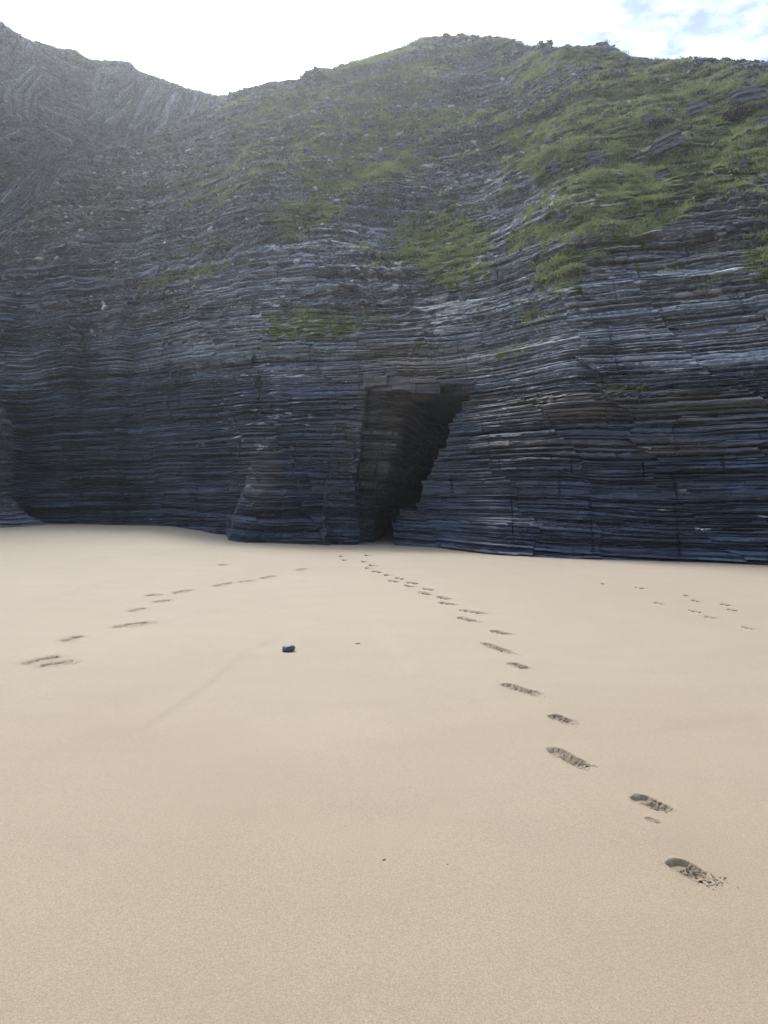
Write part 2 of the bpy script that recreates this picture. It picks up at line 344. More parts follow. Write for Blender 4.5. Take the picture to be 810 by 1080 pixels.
# bench left of the cave and the leaning joint behind it
bench = sst(PXg, 238, 240.5)*(1-sst(PXg, 343+6*fbm2(Zg*3, Zg*0, 2, 5), 347+6*fbm2(Zg*3, Zg*0, 2, 5)))
disp += bench*(.75*(1-sst(b, .82, .95)) + .15*(1-sst(b, .3, .36)))
pj = 237+np.clip(Zg, 0, 6)*9+3*(vn2(Zg*3, Zg*0, 71)-.5)
disp += (1.2*(1-sst(Zg, 1.2, 3.6)))*sst(PXg, pj-1.2, pj+1.2)*(1-sst(PXg, pj+4, pj+75))
disp += sst(PXg, 10, 60)*(1-sst(PXg, 225, 236))*.45*(1-sst(b, .45, .58))*sst(vn2(Xg*.35, Xg*0, 72), .2, .5)
# tall ribs of the left wall
for cx, wd, am in ((70, 12, .3), (84, 9, -.2), (122, 10, .25), (138, 8, -.25), (205, 14, .3), (24, 14, -.4)):
    c_ = cx+(Zg-6)*.9+4*fbm2(Zg/2, Zg*0+cx, 3, 73); disp += am*np.exp(-((PXg-c_)/wd)**2)*(1-sst(Zg, 11, 17))
# leaning slab faces left of the cave
for cx, sl, am in ((300, 3, .16), (345, 2.5, .22), (366, 2.4, .14)):
    c_ = cx+(Zg-2)*sl+5*fbm2(Zg, Zg*0+cx, 3, 74)+3*(hsh(bed(b, EB)[0], seed=cx)-.5); disp += am*sst(PXg, c_-1.5, c_+1.5)*(1-sst(PXg, c_+3, c_+40))*(1-sst(Zg, 4.8, 6.2))
# far cliff: steep folded beds
ZN = [(5,60,62),(30,95,80),(25,150,35),(60,85,-12),(72,112,8),(60,140,-28),(70,175,55),(30,200,70),(98,150,48),(112,110,62),(150,115,78),(195,118,86),(228,112,80),(-40,120,40),(-120,120,70)]
wx = 17*fbm2(Xg/3, Zg/3, 3, 81); wy = 17*fbm2(Xg/3, Zg/3, 3, 82); dz = np.stack([((PXg+wx-a_)**2+((PYg+wy-b_)*1.1)**2) for a_, b_, _ in ZN]); zi = dz.argmin(0); del dz
th = np.radians(np.array([c_ for _, _, c_ in ZN], float))[zi]
c1 = Zg*np.cos(th)-Xg*np.sin(th)+zi*3.7
c2 = Xg*np.cos(th)+Zg*np.sin(th); fi, ff, ft = bed(c1+.4*fbm2(Xg/2, Zg/2, 4, 84), CB*.9); fb = np.floor(c2/(.8+2*hsh(fi, seed=46))+hsh(fi, seed=47)*9)
fd = .9*(hsh(fi, fb, 48)-.5)+2.0*fbm3(Xg/2.2, D0/2.2, Zg/2.2, 3, 49)+.7*fbm3(Xg/1.0, D0/1.0, Zg/1.0, 4, 88) + 1.0*(hsh(fi, seed=83)-.5) + .4*(vn2(c1*1.1, (Xg+Zg)*.06, 85)-.5) + 1.6*fbm2(Xg/6, Zg/9, 4, 86)
fd -= .8*np.exp(-((ft*np.minimum(ff, 1-ff))/.09)**2)
disp = disp*(1-far)+far*fd*.42
disp *= (1-.7*sst(PYg*-1, -silc[None]-9, -silc[None]))
D = D1-disp
# the cave: opening with slanting right edge, flat roof, left wall running back
zc = 6.08-.0045*(PXg-387)+.22*(hsh(np.floor(Xg*.75+.3), seed=89)-.5)+.12*fbm2(Xg/1.2, Xg*0, 2, 90)
stepz = EB[bed(b, EB)[0]]
eR = np.interp(stepz-.1, [-1,.1,.6,.98,1.0,1.9,2.9,3.5,4.5,5.1,5.5,7], [414,415,419,421,437,446,459,469,481,490,497,499])+5*(hsh(bed(b, EB)[0], seed=91)-.5)+2*fbm2(Zg*5, Zg*0, 2, 92)
eL = np.interp(Zg, [-1,0,2,4,5.9,7], [382,380,374,381,387,387])+1.5*fbm2(Zg*2, Zg*0, 2, 93)
inside = (PXg > eL)&(PXg < eR)&(Zg < zc)
u = np.clip((PXg-eL)/np.maximum(eR-eL, 5), 0, 1)
ci = bed(b, MB*.8)[0]; cs = 1.8+2.5*hsh(ci, seed=97); cu_ = u*cs+hsh(ci, seed=94)*3; cb = hsh(ci, np.floor(cu_), 95)-.5; cj = np.exp(-(np.minimum(cu_-np.floor(cu_), 1-cu_+np.floor(cu_))/.04)**2)+np.exp(-((np.minimum(bed(b, MB*.8)[1], 1-bed(b, MB*.8)[1]))/.05)**2)
Dc = 28.9+1.2*u*(1-sst(u, .3, .5))*0+.25*np.clip(Zg, 0, 6)*0+ .9*(1-sst(u, 0, .12))*0 + 1.0*u+11*sst(u, .40, 1)+12*sst(u, .66, 1)+.38*cb+.5*fbm3(Xg*1.3, Zg*.9, u*3, 4, 37)+.35*(lay)+.15*mo+.10*gro+.13*cj
Dc += 1.6*(1-sst(b, 1.6, 2.0))*(.25*u)        # undercut foot
D = np.where(inside, Dc, D)
lip = (Zg >= zc)&(Zg < zc+.55)&(PXg > 384)&(PXg < 500)
e_ = bed(b, EB)[0]; D = np.where(lip & (hsh(e_, np.floor(Xg*1.1+hsh(e_, seed=98)*5), 44) > .25), np.minimum(D, 28.65-.5*hsh(e_, np.floor(Xg*1.1+hsh(e_, seed=98)*5), 96)-.012*(PXg-387)), D)
Xf = (PXg-HX)/F*D
# far side of the crest: the ground falls back behind the skyline
cap = []
for kx in range(1, 26):
    d = kx**1.7*.12; cap.append(np.stack([(cols-HX)/F*(D[-1]+d*1.0), D[-1]+d, Zg[-1]-.0*d-.10*d+.12*fbm2(Xf[-1]*1.1, d+Xf[-1]*0, 3, 99)*min(1, kx/4)], -1))
V = np.concatenate([np.stack([Xf, D, Zg], -1)]+[c[None] for c in cap], 0)
NRt = V.shape[0]
def ext(a, v=None): return np.concatenate([a, np.repeat(a[-1:] if v is None else np.full_like(a[-1:], v), 25, 0)], 0)
wet = np.clip(1-sst(-PYg, -470, -300)+.25*n1*upper*0, 0, 1)
wet = np.maximum(wet, .62*(1-sst(PXg, 60, 330))*(1-sst(-PYg, -330, -150)))
wet = np.clip(wet+.35*ell(PXg, PYg, [(640,285,22,60,0,1),(330,290,60,40,0,.5)]), 0, 1)
bt = (hsh(li, seed=55)*.5+.3*hsh(li, blk, 56))*(1-wc)+wc*(.55*hsh(ki, seed=57)+.25*hsh(ki, kblk, 58))+.2*hsh(mi, seed=59)
veg_a = np.stack([ext(vg*(1-.85*far), None), ext(vl*(1-far)), ext(np.maximum(vb, inside*.6*sst(Zg, 2.2, 4.6)))], -1)
wet_a = np.stack([ext(wet*(1-far*.4)), ext(np.maximum(rub, far*.35)), ext(bt*(1-far)+far*(.2+.4*hsh(fi, fb, 57)))], -1)
faces = grid_faces(NRt, NC)
fm = np.zeros((NRt, NC), bool); fm[:NR] = inside
fmf = fm.ravel()[faces].all(1)
ff_ = np.zeros((NRt, NC), bool); ff_[:NR] = far > .5; ff_[NR:] = (cols < 244)[None]
fff = ff_.ravel()[faces].all(1) & ~fmf
Vf = V.reshape(-1, 3); va = veg_a.reshape(-1, 3); wa = wet_a.reshape(-1, 3)
def sub(name, mask):
    fc = faces[mask]; ids, inv = np.unique(fc, return_inverse=True); fc = inv.reshape(fc.shape)
    return np_mesh(name, Vf[ids], fc, M_rock, {'veg': va[ids], 'wet': wa[ids]})
tag(sub('cliff', ~fmf & ~fff), 'tall dark layered rock cliff with grassy upper slope behind the beach', 'cliff', kind='structure')
tag(sub('cave', fmf), 'dark slanting sea cave opening at the foot of the layered cliff', 'cave', kind='structure')
tag(sub('far_cliff', fff), 'far grey cliff of steep folded rock beds at the top left', 'cliff', kind='structure')

# surface sampling for things that grow or lie on the slope
P = V[:NR]; du = np.gradient(P, axis=1); dv = np.gradient(P, axis=0); NRM = np.cross(du, dv); NRM /= np.linalg.norm(NRM, axis=-1, keepdims=True)+1e-9
NRM[NRM[..., 1] > 0] *= -1
area = np.linalg.norm(np.cross(du, dv), axis=-1)
area = np.minimum(area, .06)
def scatter(w, n):
    p = (w*area).ravel().astype(np.float64); p /= p.sum(); ids = rng.choice(len(p), n, p=p)
    return P.reshape(-1, 3)[ids]+rng.normal(0, .02, (n, 3))*[1, 0, 1], NRM.reshape(-1, 3)[ids]
vis = (PXg > -60)&(PXg < 870)
ngr = fbm3(Xg*.9, D0*.9, Zg*.9, 4, 120)
gw = np.clip(vg*1.25+ngr*1.1-.50, 0, 1)*vis*(1-far)*(1-inside)*upper
gw += .35*vis*sst(-PYg, -silc[None]-5, -silc[None]-1)*(vn2(Xg*.6, Xg*0, 7) > .35)
gp, gn_ = scatter(gw*sst(fbm3(Xg*1.7, D0*1.7, Zg*2.6, 3, 125), -.1, .2), 60000)
def blades(pts, nper, lo, hi, wd, droop=.5, spread=.12):
    n = len(pts)*nper; base = np.repeat(pts, nper, 0)+rng.normal(0, spread, (n, 3))*[1, .6, .25]
    az = rng.uniform(0, 2*np.pi, n); L = rng.uniform(lo, hi, n); lean = rng.uniform(.1, 1.0, n)
    d = np.stack([np.cos(az)*lean, np.sin(az)*lean-.25, np.ones(n)], -1); d /= np.linalg.norm(d, axis=1, keepdims=True)
    sd = np.stack([-np.sin(az+1), np.cos(az+1), np.zeros(n)], -1)*wd
    mid = base+d*(L*.6)[:, None]; tip = base+d*L[:, None]; tip[:, 2] -= L*droop*lean*.5
    V_ = np.stack([base-sd, base+sd, mid+sd*.8, mid-sd*.8, tip+sd*.15, tip-sd*.15], 1).reshape(-1, 3)
    o = np.arange(n)[:, None]*6; Fq = np.concatenate([o+[[0, 1, 2, 3]], o+[[3, 2, 4, 5]]], 0); return V_, Fq
Vb, Fb = blades(gp, 4, .05, .16, .015, spread=.10)
tag(np_mesh('grass', Vb, Fb, M_grass), 'green grass and low herbs growing over the upper cliff slope', 'grass', kind='stuff')

CUBE = np.array([(x, y, z) for x in (-1, 1) for y in (-1, 1) for z in (-1, 1)], float)
CF = np.array([(0,1,3,2),(4,6,7,5),(0,4,5,1),(2,3,7,6),(0,2,6,4),(1,5,7,3)])
def stones(pts, lo, hi, pw=2.2):
    n = len(pts); s = lo+(hi-lo)*rng.random(n)**pw; d = np.stack([s*rng.uniform(.7, 1.6, n), s*rng.uniform(.5, 1.1, n), s*rng.uniform(.25, .6, n)], -1)
    v = CUBE[None]*d[:, None]*rng.uniform(.55, 1.1, (n, 8, 3)); a = rng.uniform(0, 6.28, n); t = rng.normal(0, .4, n)
    ct, st = np.cos(t)[:, None], np.sin(t)[:, None]; v = np.stack([v[..., 0]*ct-v[..., 2]*st, v[..., 1], v[..., 0]*st+v[..., 2]*ct], -1)
    ca, sa = np.cos(a)[:, None], np.sin(a)[:, None]; v = np.stack([v[..., 0]*ca-v[..., 1]*sa, v[..., 0]*sa+v[..., 1]*ca, v[..., 2]], -1)
    v += pts[:, None]; return v.reshape(-1, 3), (np.arange(n)[:, None, None]*8+CF[None]).reshape(-1, 4)
rw = np.clip(rub*1.2+.22*sst(-PYg, -420, -330)+.4*fbm3(Xg*.5, D0*.5, Zg*.5, 3, 130)-.25, 0, 1)*vis*(1-far)*(1-inside)*(1-.6*np.clip(vg, 0, 1))
sp, _ = scatter(rw, 32000); Vs, Fs = stones(sp, .022, .15, 4.0)
tag(np_mesh('scree', Vs, Fs, M_loose), 'loose angular rock fragments strewn over the upper cliff slope', 'scree', kind='stuff')

def at_face(px, py):
    j = np.argmin(abs(cols-px)); i = np.argmin(abs(pyof(P[:, j, 2], P[:, j, 1])-py)); return P[i, j].copy(), NRM[i, j].copy()

# ---------------------------------------------------------------- rock outcrops on the slope
def outcrop(px, py, wpx, hpx, dipdeg, label, seed):
    p, n = at_face(px, py+hpx*.4); sc = p[1]/F; W = wpx*sc; Hh = hpx*sc*.95; r = np.random.default_rng(seed)
    nl = max(4, int(hpx/2)); Vl = []; Fl = []; z = -.25*Hh
    for k_ in range(nl):
        t = Hh*1.25/nl*r.uniform(.8, 1.3); w = W*.5*(1-.45*(k_/nl)**1.5)*r.uniform(.75, 1.05); cx = r.normal(0, W*.07); dpt = min(W*.32, Hh*.9)*r.uniform(.8, 1.1)*(1-.3*k_/nl)
        nn = 22; an = np.linspace(0, 2*np.pi, nn, endpoint=False); rad = 1+.22*(r.random(nn)-.5)
        sx = np.sign(np.cos(an))*abs(np.cos(an))**.6*w*rad+cx; sy = np.sign(np.sin(an))*abs(np.sin(an))**.6*dpt*rad
        o = len(Vl)
        for f_, zz in ((.95, z), (1.02, z+t*.25), (1.0, z+t*.8), (.93, z+t)):
            jj = 1+.03*(r.random(nn)-.5)
            Vl += [(x*f_*q, y*f_*q, zz+.03*t*(hv-.5)) for x, y, q, hv in zip(sx, sy, jj, r.random(nn))]
        for lv in range(3):
            for q in range(nn): Fl.append((o+lv*nn+q, o+lv*nn+(q+1) % nn, o+(lv+1)*nn+(q+1) % nn, o+(lv+1)*nn+q))
        Vl.append((cx, 0, z)); Vl.append((cx, 0, z+t)); c0, c1_ = len(Vl)-2, len(Vl)-1
        for q in range(0, nn, 2):
            Fl.append((c1_, o+3*nn+q, o+3*nn+(q+1) % nn, o+3*nn+(q+2) % nn)); Fl.append((c0, o+(q+2) % nn, o+(q+1) % nn, o+q))
        z += t*.93
    Vl = np.array(Vl); a = math.radians(dipdeg); x, zz = Vl[:, 0].copy(), Vl[:, 2].copy()
    Vl[:, 0] = x*math.cos(a)-zz*math.sin(a); Vl[:, 2] = x*math.sin(a)+zz*math.cos(a)
    Vl[:, 1] += .1*Hh
    ob = np_mesh('rock_outcrop', Vl, Fl, M_out); ob.location = tuple(p)
    tag(ob, label, 'rock', 'dark rock outcrops in the grassy slope'); return ob
for i, (px, py, w, h, dg, lb) in enumerate([
 (631,169,25,16,16,'blocky dark outcrop standing alone in green grass, left end of the group'),
 (684,125,19,8,24,'small dark slab outcrop tilted in the grass just left of the brown shrub'),
 (737,117,40,11,20,'long dark outcrop of tilted beds to the right of the brown shrub'),
 (790,102,46,13,12,'wide dark rock band nearest the crest at the right edge'),
 (706,151,46,13,24,'long tilted outcrop running down left through the middle of the grass'),
 (803,130,20,8,24,'short dark outcrop cut by the right edge of the photo'),
 (783,173,13,6,8,'small dark rock low in the right-hand grass'),
 (760,206,15,7,10,'pale flat rock at the lower edge of the right-hand grass'),
 (590,177,34,9,14,'low dark ledge outcrop just left of the lone blocky outcrop'),
 (698,185,20,5,20,'narrow pale slab outcrop low in the green grass under the long tilted one')]):
    outcrop(px, py, w, h, dg, lb, 100+i)

# ---------------------------------------------------------------- shrubs and ledge plants
def bush(px, py, wpx, hpx, mat, name, label, cat, group=None, n=900, leaf=.05, seed=0, behind=0.0):
    p, _ = at_face(px, py); sc = p[1]/F; W = wpx*sc/2; Hh = hpx*sc; r = np.random.default_rng(seed)
    root = bpy.data.objects.new(name, None); C.objects.link(root); root.location = (p[0], p[1]+behind, p[2]-.05); tag(root, label, cat, group)
    nc = 7; cc = np.stack([r.uniform(-.7, .7, nc)*W, r.uniform(-.5, .5, nc)*W*.6, r.uniform(.2, .75, nc)*Hh], -1); cr = r.uniform(.25, .5, nc)*min(W, Hh*1.4)
    k_ = r.integers(0, nc, n); d = r.normal(size=(n, 3)); d /= np.linalg.norm(d, axis=1, keepdims=True); d *= r.random((n, 1))**.35
    c = cc[k_]+d*cr[k_, None]*[1, 1, .8]; c[:, 2] = np.maximum(c[:, 2], 0)
    a = r.normal(size=(n, 3)); a /= np.linalg.norm(a, axis=1, keepdims=True); b_ = np.cross(a, r.normal(size=(n, 3))); b_ /= np.linalg.norm(b_, axis=1, keepdims=True)
    s = leaf*r.uniform(.6, 1.4, (n, 1)); V_ = np.stack([c-a*s, c+b_*s*.5, c+a*s, c-b_*s*.5], 1).reshape(-1, 3)
    np_mesh('foliage', V_, np.arange(n*4).reshape(-1, 4), mat, parent=root)
    Vt = []; Ft = []
    for q in range(nc):
        e = cc[q]; o = len(Vt)
        for pnt, rd in ((np.array([e[0]*.2, e[1]*.2, 0]), .02), (e, .008)):
            Vt += [pnt+np.array([math.cos(t), math.sin(t), 0])*rd for t in (0, 2.1, 4.2)]
        Ft += [(o+t, o+(t+1) % 3, o+3+(t+1) % 3, o+3+t) for t in range(3)]
    np_mesh('stem', np.array(Vt), np.array(Ft), M_shrub, parent=root)
bush(697,134,32,12,M_shrub,'shrub','brown-green low shrub between two dark outcrops in the grass','shrub','low shrubs on the cliff',1500,.05,1)
bush(778,127,34,13,M_shrub,'shrub','brownish low shrub in grass below the rock band near the right edge','shrub','low shrubs on the cliff',1500,.05,2)
bush(334,85,26,9,M_shrub,'shrub','rounded dark shrub on the skyline left of the highest crest','shrub','low shrubs on the cliff',1500,.07,3)
bush(461,44,30,6,M_shrub,'shrub','flat dark shrub on the skyline at the highest crest','shrub','low shrubs on the cliff',1200,.07,4)
bush(575,50,18,6,M_shrub,'shrub','small dark tuft of shrub on the skyline right of the highest crest','shrub','low shrubs on the cliff',800,.06,5)
for i, (px, w, lb) in enumerate([(646,14,'leftmost yellow-green clump on the ledge right of the cave'),(661,13,'middle yellow-green clump on the ledge right of the cave'),(676,15,'rightmost yellow-green clump on the ledge right of the cave')]):
    bush(px, 411, w, 5, M_plant, 'ledge_plant', lb, 'plant', 'yellow-green plants along a rock ledge', 260, .03, 20+i, -.05)

# ---------------------------------------------------------------- near rock at the left edge
def near_rock():
    nz, na = 330, 420; zz = np.linspace(-.4, 8.8, nz)[:, None]; an = np.linspace(-.2, math.pi*1.6, na)[None]
    b_ = zz+.1*fbm2(np.cos(an)*3, np.sin(an)*3+zz*0, 2, 5); i_, f_, t_ = bed(b_, LB)
    prof = np.interp(zz, [-.4,.15,.5,1.1,1.9,3,5,7,8.2,8.8], [8.4,8.0,7.0,6.0,5.0,4.9,5.1,4.8,4.2,2.5])
    R = prof*(1+.06*fbm2(np.cos(an)*2+zz*.1, np.sin(an)*2, 3, 6))
    R = R+.30*(vn2(an*2.5+hsh(i_, seed=5)*90, i_*1.0, 3)-.5)+.16*(hsh(i_, np.floor(an*9+hsh(i_, seed=8)*9), 5)-.5)-.08*np.exp(-((t_*np.minimum(f_, 1-f_))/.02)**2)+.08*fbm2(an*12, zz*4, 3, 9)
    X = R*np.cos(an)*.5-19.5; Y = 33.5-R*np.sin(an)*.5; Z = zz*.68+.5+0*an
    Vn = np.stack([X, Y, Z], -1); lid = Vn[-1:].copy(); lid[..., 0] = -19.5; lid[..., 1] = 33.5; lid[..., 2] += .4
    Vn = np.concatenate([Vn, lid], 0); n = Vn.shape[0]
    wa_ = np.zeros((n, na, 3)); wa_[..., 0] = .75; wa_[..., 2] = hsh(np.concatenate([i_, i_[-1:]], 0), seed=3); va_ = np.zeros((n, na, 3)); va_[..., 2] = .15
    o = np_mesh('rock_buttress', Vn.reshape(-1, 3), grid_faces(n, na), M_rock, {'veg': va_.reshape(-1, 3), 'wet': wa_.reshape(-1, 3)})
    tag(o, 'rounded layered rock buttress at the left edge with a stepped foot on the sand', 'rock')
near_rock()

# ================================================================ SAND AND FOOTPRINTS
def ground(x, y):
    h = .035*fbm2(x/7, y/9, 3, 200)+.010*fbm2(x/1.3, y/2.2, 3, 201)*sst(y, 0, 4)
    h = h*(1-sst(y, 60, 100))+.60*sst(y, 19, 34)*sst(-x, 1.5, 10)*(1-sst(-x, 60, 120))
    for (ax, ay), (bx, by), am, w in RILLS:
        dx, dy = bx-ax, by-ay; L = math.hypot(dx, dy); t = ((x-ax)*dx+(y-ay)*dy)/L; d = ((x-ax)*dy-(y-ay)*dx)/L+.10*fbm2(t*1.2, t*0, 3, int(ax*10)+50)
        h = h+am*(1/(1+np.exp(np.clip(d/w, -30, 30))) - .5)*2*np.exp(-(d/(w*9))**2)*sst(t, -.2, .5)*(1-sst(t, L-.6, L+.3))
    return h
RILLS = [(ground_pt(388,652), ground_pt(442,712), .018, .03), (ground_pt(150,775), ground_pt(262,690), .009, .02), (ground_pt(262,690), ground_pt(300,668), .010, .025),
         (ground_pt(110,672), ground_pt(240,640), .013, .05), (ground_pt(640,782), ground_pt(806,752), .005, .03), (ground_pt(30,640), ground_pt(120,612), .02, .05)]
RT = [(706,905,752,929),(671,839,700,851),(580,788,619,808),(581,754,605,763),(530,722,565,733),(537,700,556,706),(508,678,538,689),(518,665,537,669),(483,651,502,656),(484,643,510,647),
 (463,635,480,638),(462,629,475,632),(442,624,454,627),(445,620,457,622),(427,617,438,619),(428,613.5,440,615.5),(411,612,419,613.5),(417,609.5,426,610.5),(404,606,413,607.5),(392,602,401,604),
 (386,599,393,600),(390,596,398,597.2),(381,592,387,593),(383,585.3,391,586.3),(360,590,366,591),(355,586,361,587)]
LT = [(22,702,62,693),(40,704,81,698),(65,678,85,672),(117,664,158,657),(136,645,152,641),(161,635,181,632),(183,625,201,621.5),(154,628,170,626),(225,617.5,246,614),(252,614,266,612),(275,610,290,607),(312,602,323,599),(232,595,241,596)]
FT = [(670,619,681,620.5),(720,627,730,628.5),(730,632,741,634),(761,636,771,637.5),(766,641,776,643),(728,643,738,644.5),(744,649,757,651),(785,660,796,662),(691,635,701,636.5),(632,614.5,641,616)]
prints = [(q, 'r') for q in RT]+[(q, 'l') for q in LT]+[(q, 'f') for q in FT]+[((680,861,697,866), 's')]
FP = []
for q, kd in prints:
    x0, y0 = ground_pt(q[0], q[1]); x1, y1 = ground_pt(q[2], q[3]); cx, cy = (x0+x1)/2, (y0+y1)/2; L = math.hypot(x1-x0, y1-y0)
    L2 = min(max(L, .22), .62)*1.04 if kd != 's' else L
    ang = math.atan2(y1-y0, x1-x0); Wd = {'r': .135, 'l': .24, 'f': .10, 's': .04}[kd]; dp = {'r': .021, 'l': .015, 'f': .012, 's': .008}[kd]
    FP.append((cx, cy, L2, Wd, ang, dp, kd))
def sole(u, v, L, W):       # 0 centre .. 1 outline
    hw = W/2*(1-.16*np.exp(-((u/(L/2)-.2)/.35)**2)); e = 2.9
    return (abs(u/(L/2))**e+abs(v/np.maximum(hw, 1e-4))**e*np.ones_like(u))**(1/e)
nc_in = np.arange(-.54, .5401, 1.0/F*.95)
yr = F*CAMZ/(np.arange(1095, 549.5, -.95)-HY)
yr = np.concatenate([[-700,-300,-120,-50,-20,-8,-3,0,1.0,1.6], yr, [66,74,85,100,140,220,400,900]])
sy_ = np.maximum(yr, 2.0)[:, None]; inner = nc_in[None]*sy_
outf = np.array([.02,.06,.12,.2,.35,.6,1.0])
right = inner[:, -1:]+(900-inner[:, -1:])*outf[None]**2; left = inner[:, :1]-(900+inner[:, :1])*outf[None, ::-1]**2
Xs = np.concatenate([left, inner, right], 1); Ys = np.broadcast_to(yr[:, None], Xs.shape)
Zs = ground(Xs, Ys)
for cx, cy, L, W, an, dp, kd in FP:
    m_ = (abs(Xs-cx) < L)&(abs(Ys-cy) < L); x = Xs[m_]-cx; y = Ys[m_]-cy
    u_ = x*math.cos(an)+y*math.sin(an); v_ = -x*math.sin(an)+y*math.cos(an); r_ = sole(u_, v_, L, W)
    Zs[m_] -= (dp+.02)*(1-sst(r_, .80, .97))
tag(np_mesh('sand', np.stack([Xs, Ys, Zs], -1).reshape(-1, 3), grid_faces(*Xs.shape), M_sand, smooth=True), 'smooth pale beach sand', 'sand', kind='structure')

ORD = ['nearest','second','third','fourth','fifth','sixth','seventh','eighth','ninth','tenth','eleventh','twelfth','thirteenth','fourteenth','fifteenth','sixteenth','seventeenth','eighteenth','nineteenth','twentieth','twenty-first','twenty-second','twenty-third','twenty-fourth','twenty-fifth','twenty-sixth']
cnt = {'r': 0, 'l': 0, 'f': 0, 's': 0}
lsp = {('r',0):'large churned shoe print with crumbly heel, nearest in the right-hand trail',('r',1):'shoe print above a short scuff mark, second nearest in the right-hand trail',
 ('l',0):'curved crusty print furthest left in the left-hand trail',('l',1):'broken crust print lying just right of the leftmost print',('l',12):'lone dark mark in the sand left of centre near the cliff'}
for k_, (cx, cy, L, W, an, dp, kd) in enumerate(FP):
    D_ = cy; nu = int(np.clip(L/(D_/F)*2.2*1.3, 26, 110)); nv = int(np.clip(W/(D_/F)*2.4, 18, 64))
    u_ = np.linspace(-.62, .62, nu)[None]*L*np.ones((nv, 1)); v_ = np.linspace(-.72, .72, nv)[:, None]*W*np.ones((1, nu))
    wob = fbm2(u_*14+k_*7, v_*14, 3, 300+k_); r_ = sole(u_, v_, L, W)+(.10+.34*sst(u_/L, -.05, .4))*(wob+.6*fbm2(u_*55+k_, v_*55, 2, 400+k_))
    # square patch folded to the rounded outline: clamp samples outside radius 1.14
    q = np.clip(1.14/np.maximum(r_, 1e-3), 0, 1); uu = u_*q; vv = v_*q; rr = np.minimum(r_, 1.14)
    x = cx+uu*math.cos(an)-vv*math.sin(an); y = cy+uu*math.sin(an)+vv*math.cos(an)
    ins = 1-sst(rr, .82, 1.0); cl = vn2(uu*70+k_, vn2(vv*60, uu*20, 5)+vv*70, 310)*.6+vn2(uu*150, vv*150+k_, 311)*.4
    toe = sst(-uu/L*(1), .12, .30)                 # pressed smooth end
    h = -dp*ins*(.55+.45*sst(-uu/L, -.3, .3))
    if kd == 'r':
        h += ins*(1-toe)*((cl-.42)*.042+.012*(1-2*abs(fbm2(uu*30, vv*34+k_, 3, 313)))-.008); h += .0015*np.exp(-((rr-1.02)/.07)**2)*(vn2(uu*40, vv*40, 312)); h -= .006*ins*toe
        cr_ = (np.exp(-((uu/L+.10+.25*vv/W)/.03)**2)+np.exp(-((uu/L-.02+.3*vv/W)/.03)**2))*ins; h += .008*cr_; damp = ins*np.clip(.70-.6*np.clip(cr_, 0, 1), 0, 1)
    elif kd == 'l':
        arc = np.exp(-((vv/W-.18+.9*(uu/L)**2+.25*fbm2(uu*9+k_*3, uu*0, 3, 5))/(.10+.14*vn2(uu*12+k_, uu*0, 6)))**2)*(1-sst(abs(uu)/L, .38, .5))
        h = -.004*ins-.022*arc*ins+.006*np.exp(-((vv/W-.34+.9*(uu/L)**2)/.08)**2)*ins+(cl-.5)*.006*ins; damp = np.clip(arc*ins*.95, 0, 1)
        if k_ % 2: damp = np.maximum(damp, .55*ins*sst(wob, .05, .3))
    elif kd == 's':
        h = -.006*ins; damp = ins*.8
    else:
        h = -dp*ins+(cl-.5)*.010*ins; damp = ins*.28
    z = ground(x, y)+h+.0012*(1-sst(rr, 1.09, 1.14))*(rr > .9)*vn2(uu*30+k_, vv*30, 9)+np.where(rr > 1.08, .0008, .0012)
    Vp = np.stack([x-cx, y-cy, z], -1).reshape(-1, 3)
    fc = grid_faces(nv, nu); keep = ~((q.ravel()[fc] < 1).all(1)); fc = fc[keep]; Fq = fc; Vq = Vp; dq = damp.ravel()
    if kd == 'r' and k_ < 12:      # crumbs thrown from the heel
        nC = 30 if k_ == 0 else 8; r0 = np.random.default_rng(k_); cu = L*(.42+.28*abs(r0.normal(0, .6, nC))); cv = W*r0.normal(0, .30, nC)
        cxx = cu*math.cos(an)-cv*math.sin(an); cyy = cu*math.sin(an)+cv*math.cos(an); s = r0.uniform(.0012, .004, nC)
        cz = ground(cx+cxx, cy+cyy)+s*.4; st = (CUBE[None]*s[:, None, None]*r0.uniform(.5, 1.1, (nC, 8, 3)))+np.stack([cxx, cyy, cz], -1)[:, None]
        Fq = np.concatenate([Fq, (len(Vq)+np.arange(nC)[:, None, None]*8+CF[None]).reshape(-1, 4)]); Vq = np.concatenate([Vq, st.reshape(-1, 3)]); dq = np.concatenate([dq, np.full(nC*8, .6)])
    ids, inv = np.unique(Fq, return_inverse=True)
    o = np_mesh('footprint', Vq[ids], inv.reshape(Fq.shape), M_print, {'damp': np.stack([dq[ids]]*3, -1)}, smooth=True); o.location = (cx, cy, 0)
    i = cnt[kd]; cnt[kd] += 1
    lb = lsp.get((kd, i)) or {'r': 'brown shoe print in the right-hand trail to the cave, %s from the bottom' % ORD[i],
      'l': 'shallow curved print in the left-hand trail, %s from the left' % ORD[i], 'f': 'faint print in the sparse trail at far right, %s listed from the cave side' % ORD[i], 's': 'thin scuff line just below the second nearest shoe print'}[kd]
    if kd == 'f': lb = ['faint print at far right, nearest the cliff in its middle','faint print at far right, upper left of a close pair','faint print at far right, lower right of a close pair','faint print furthest right in the upper row of the sparse trail','faint print at far right just below the row\'s last print',
        'faint print at far right, left one of the lower row','faint print at far right, middle of the lower row','faint print closest to the right edge and lowest of its trail','faint print alone at the left of the sparse right trail','faint print highest and furthest left in the sparse right trail'][i]
    tag(o, lb, 'footprint', {'r': 'footprints leading to the cave', 'l': 'footprints crossing on the left', 'f': 'faint footprints at far right', 's': None}[kd])

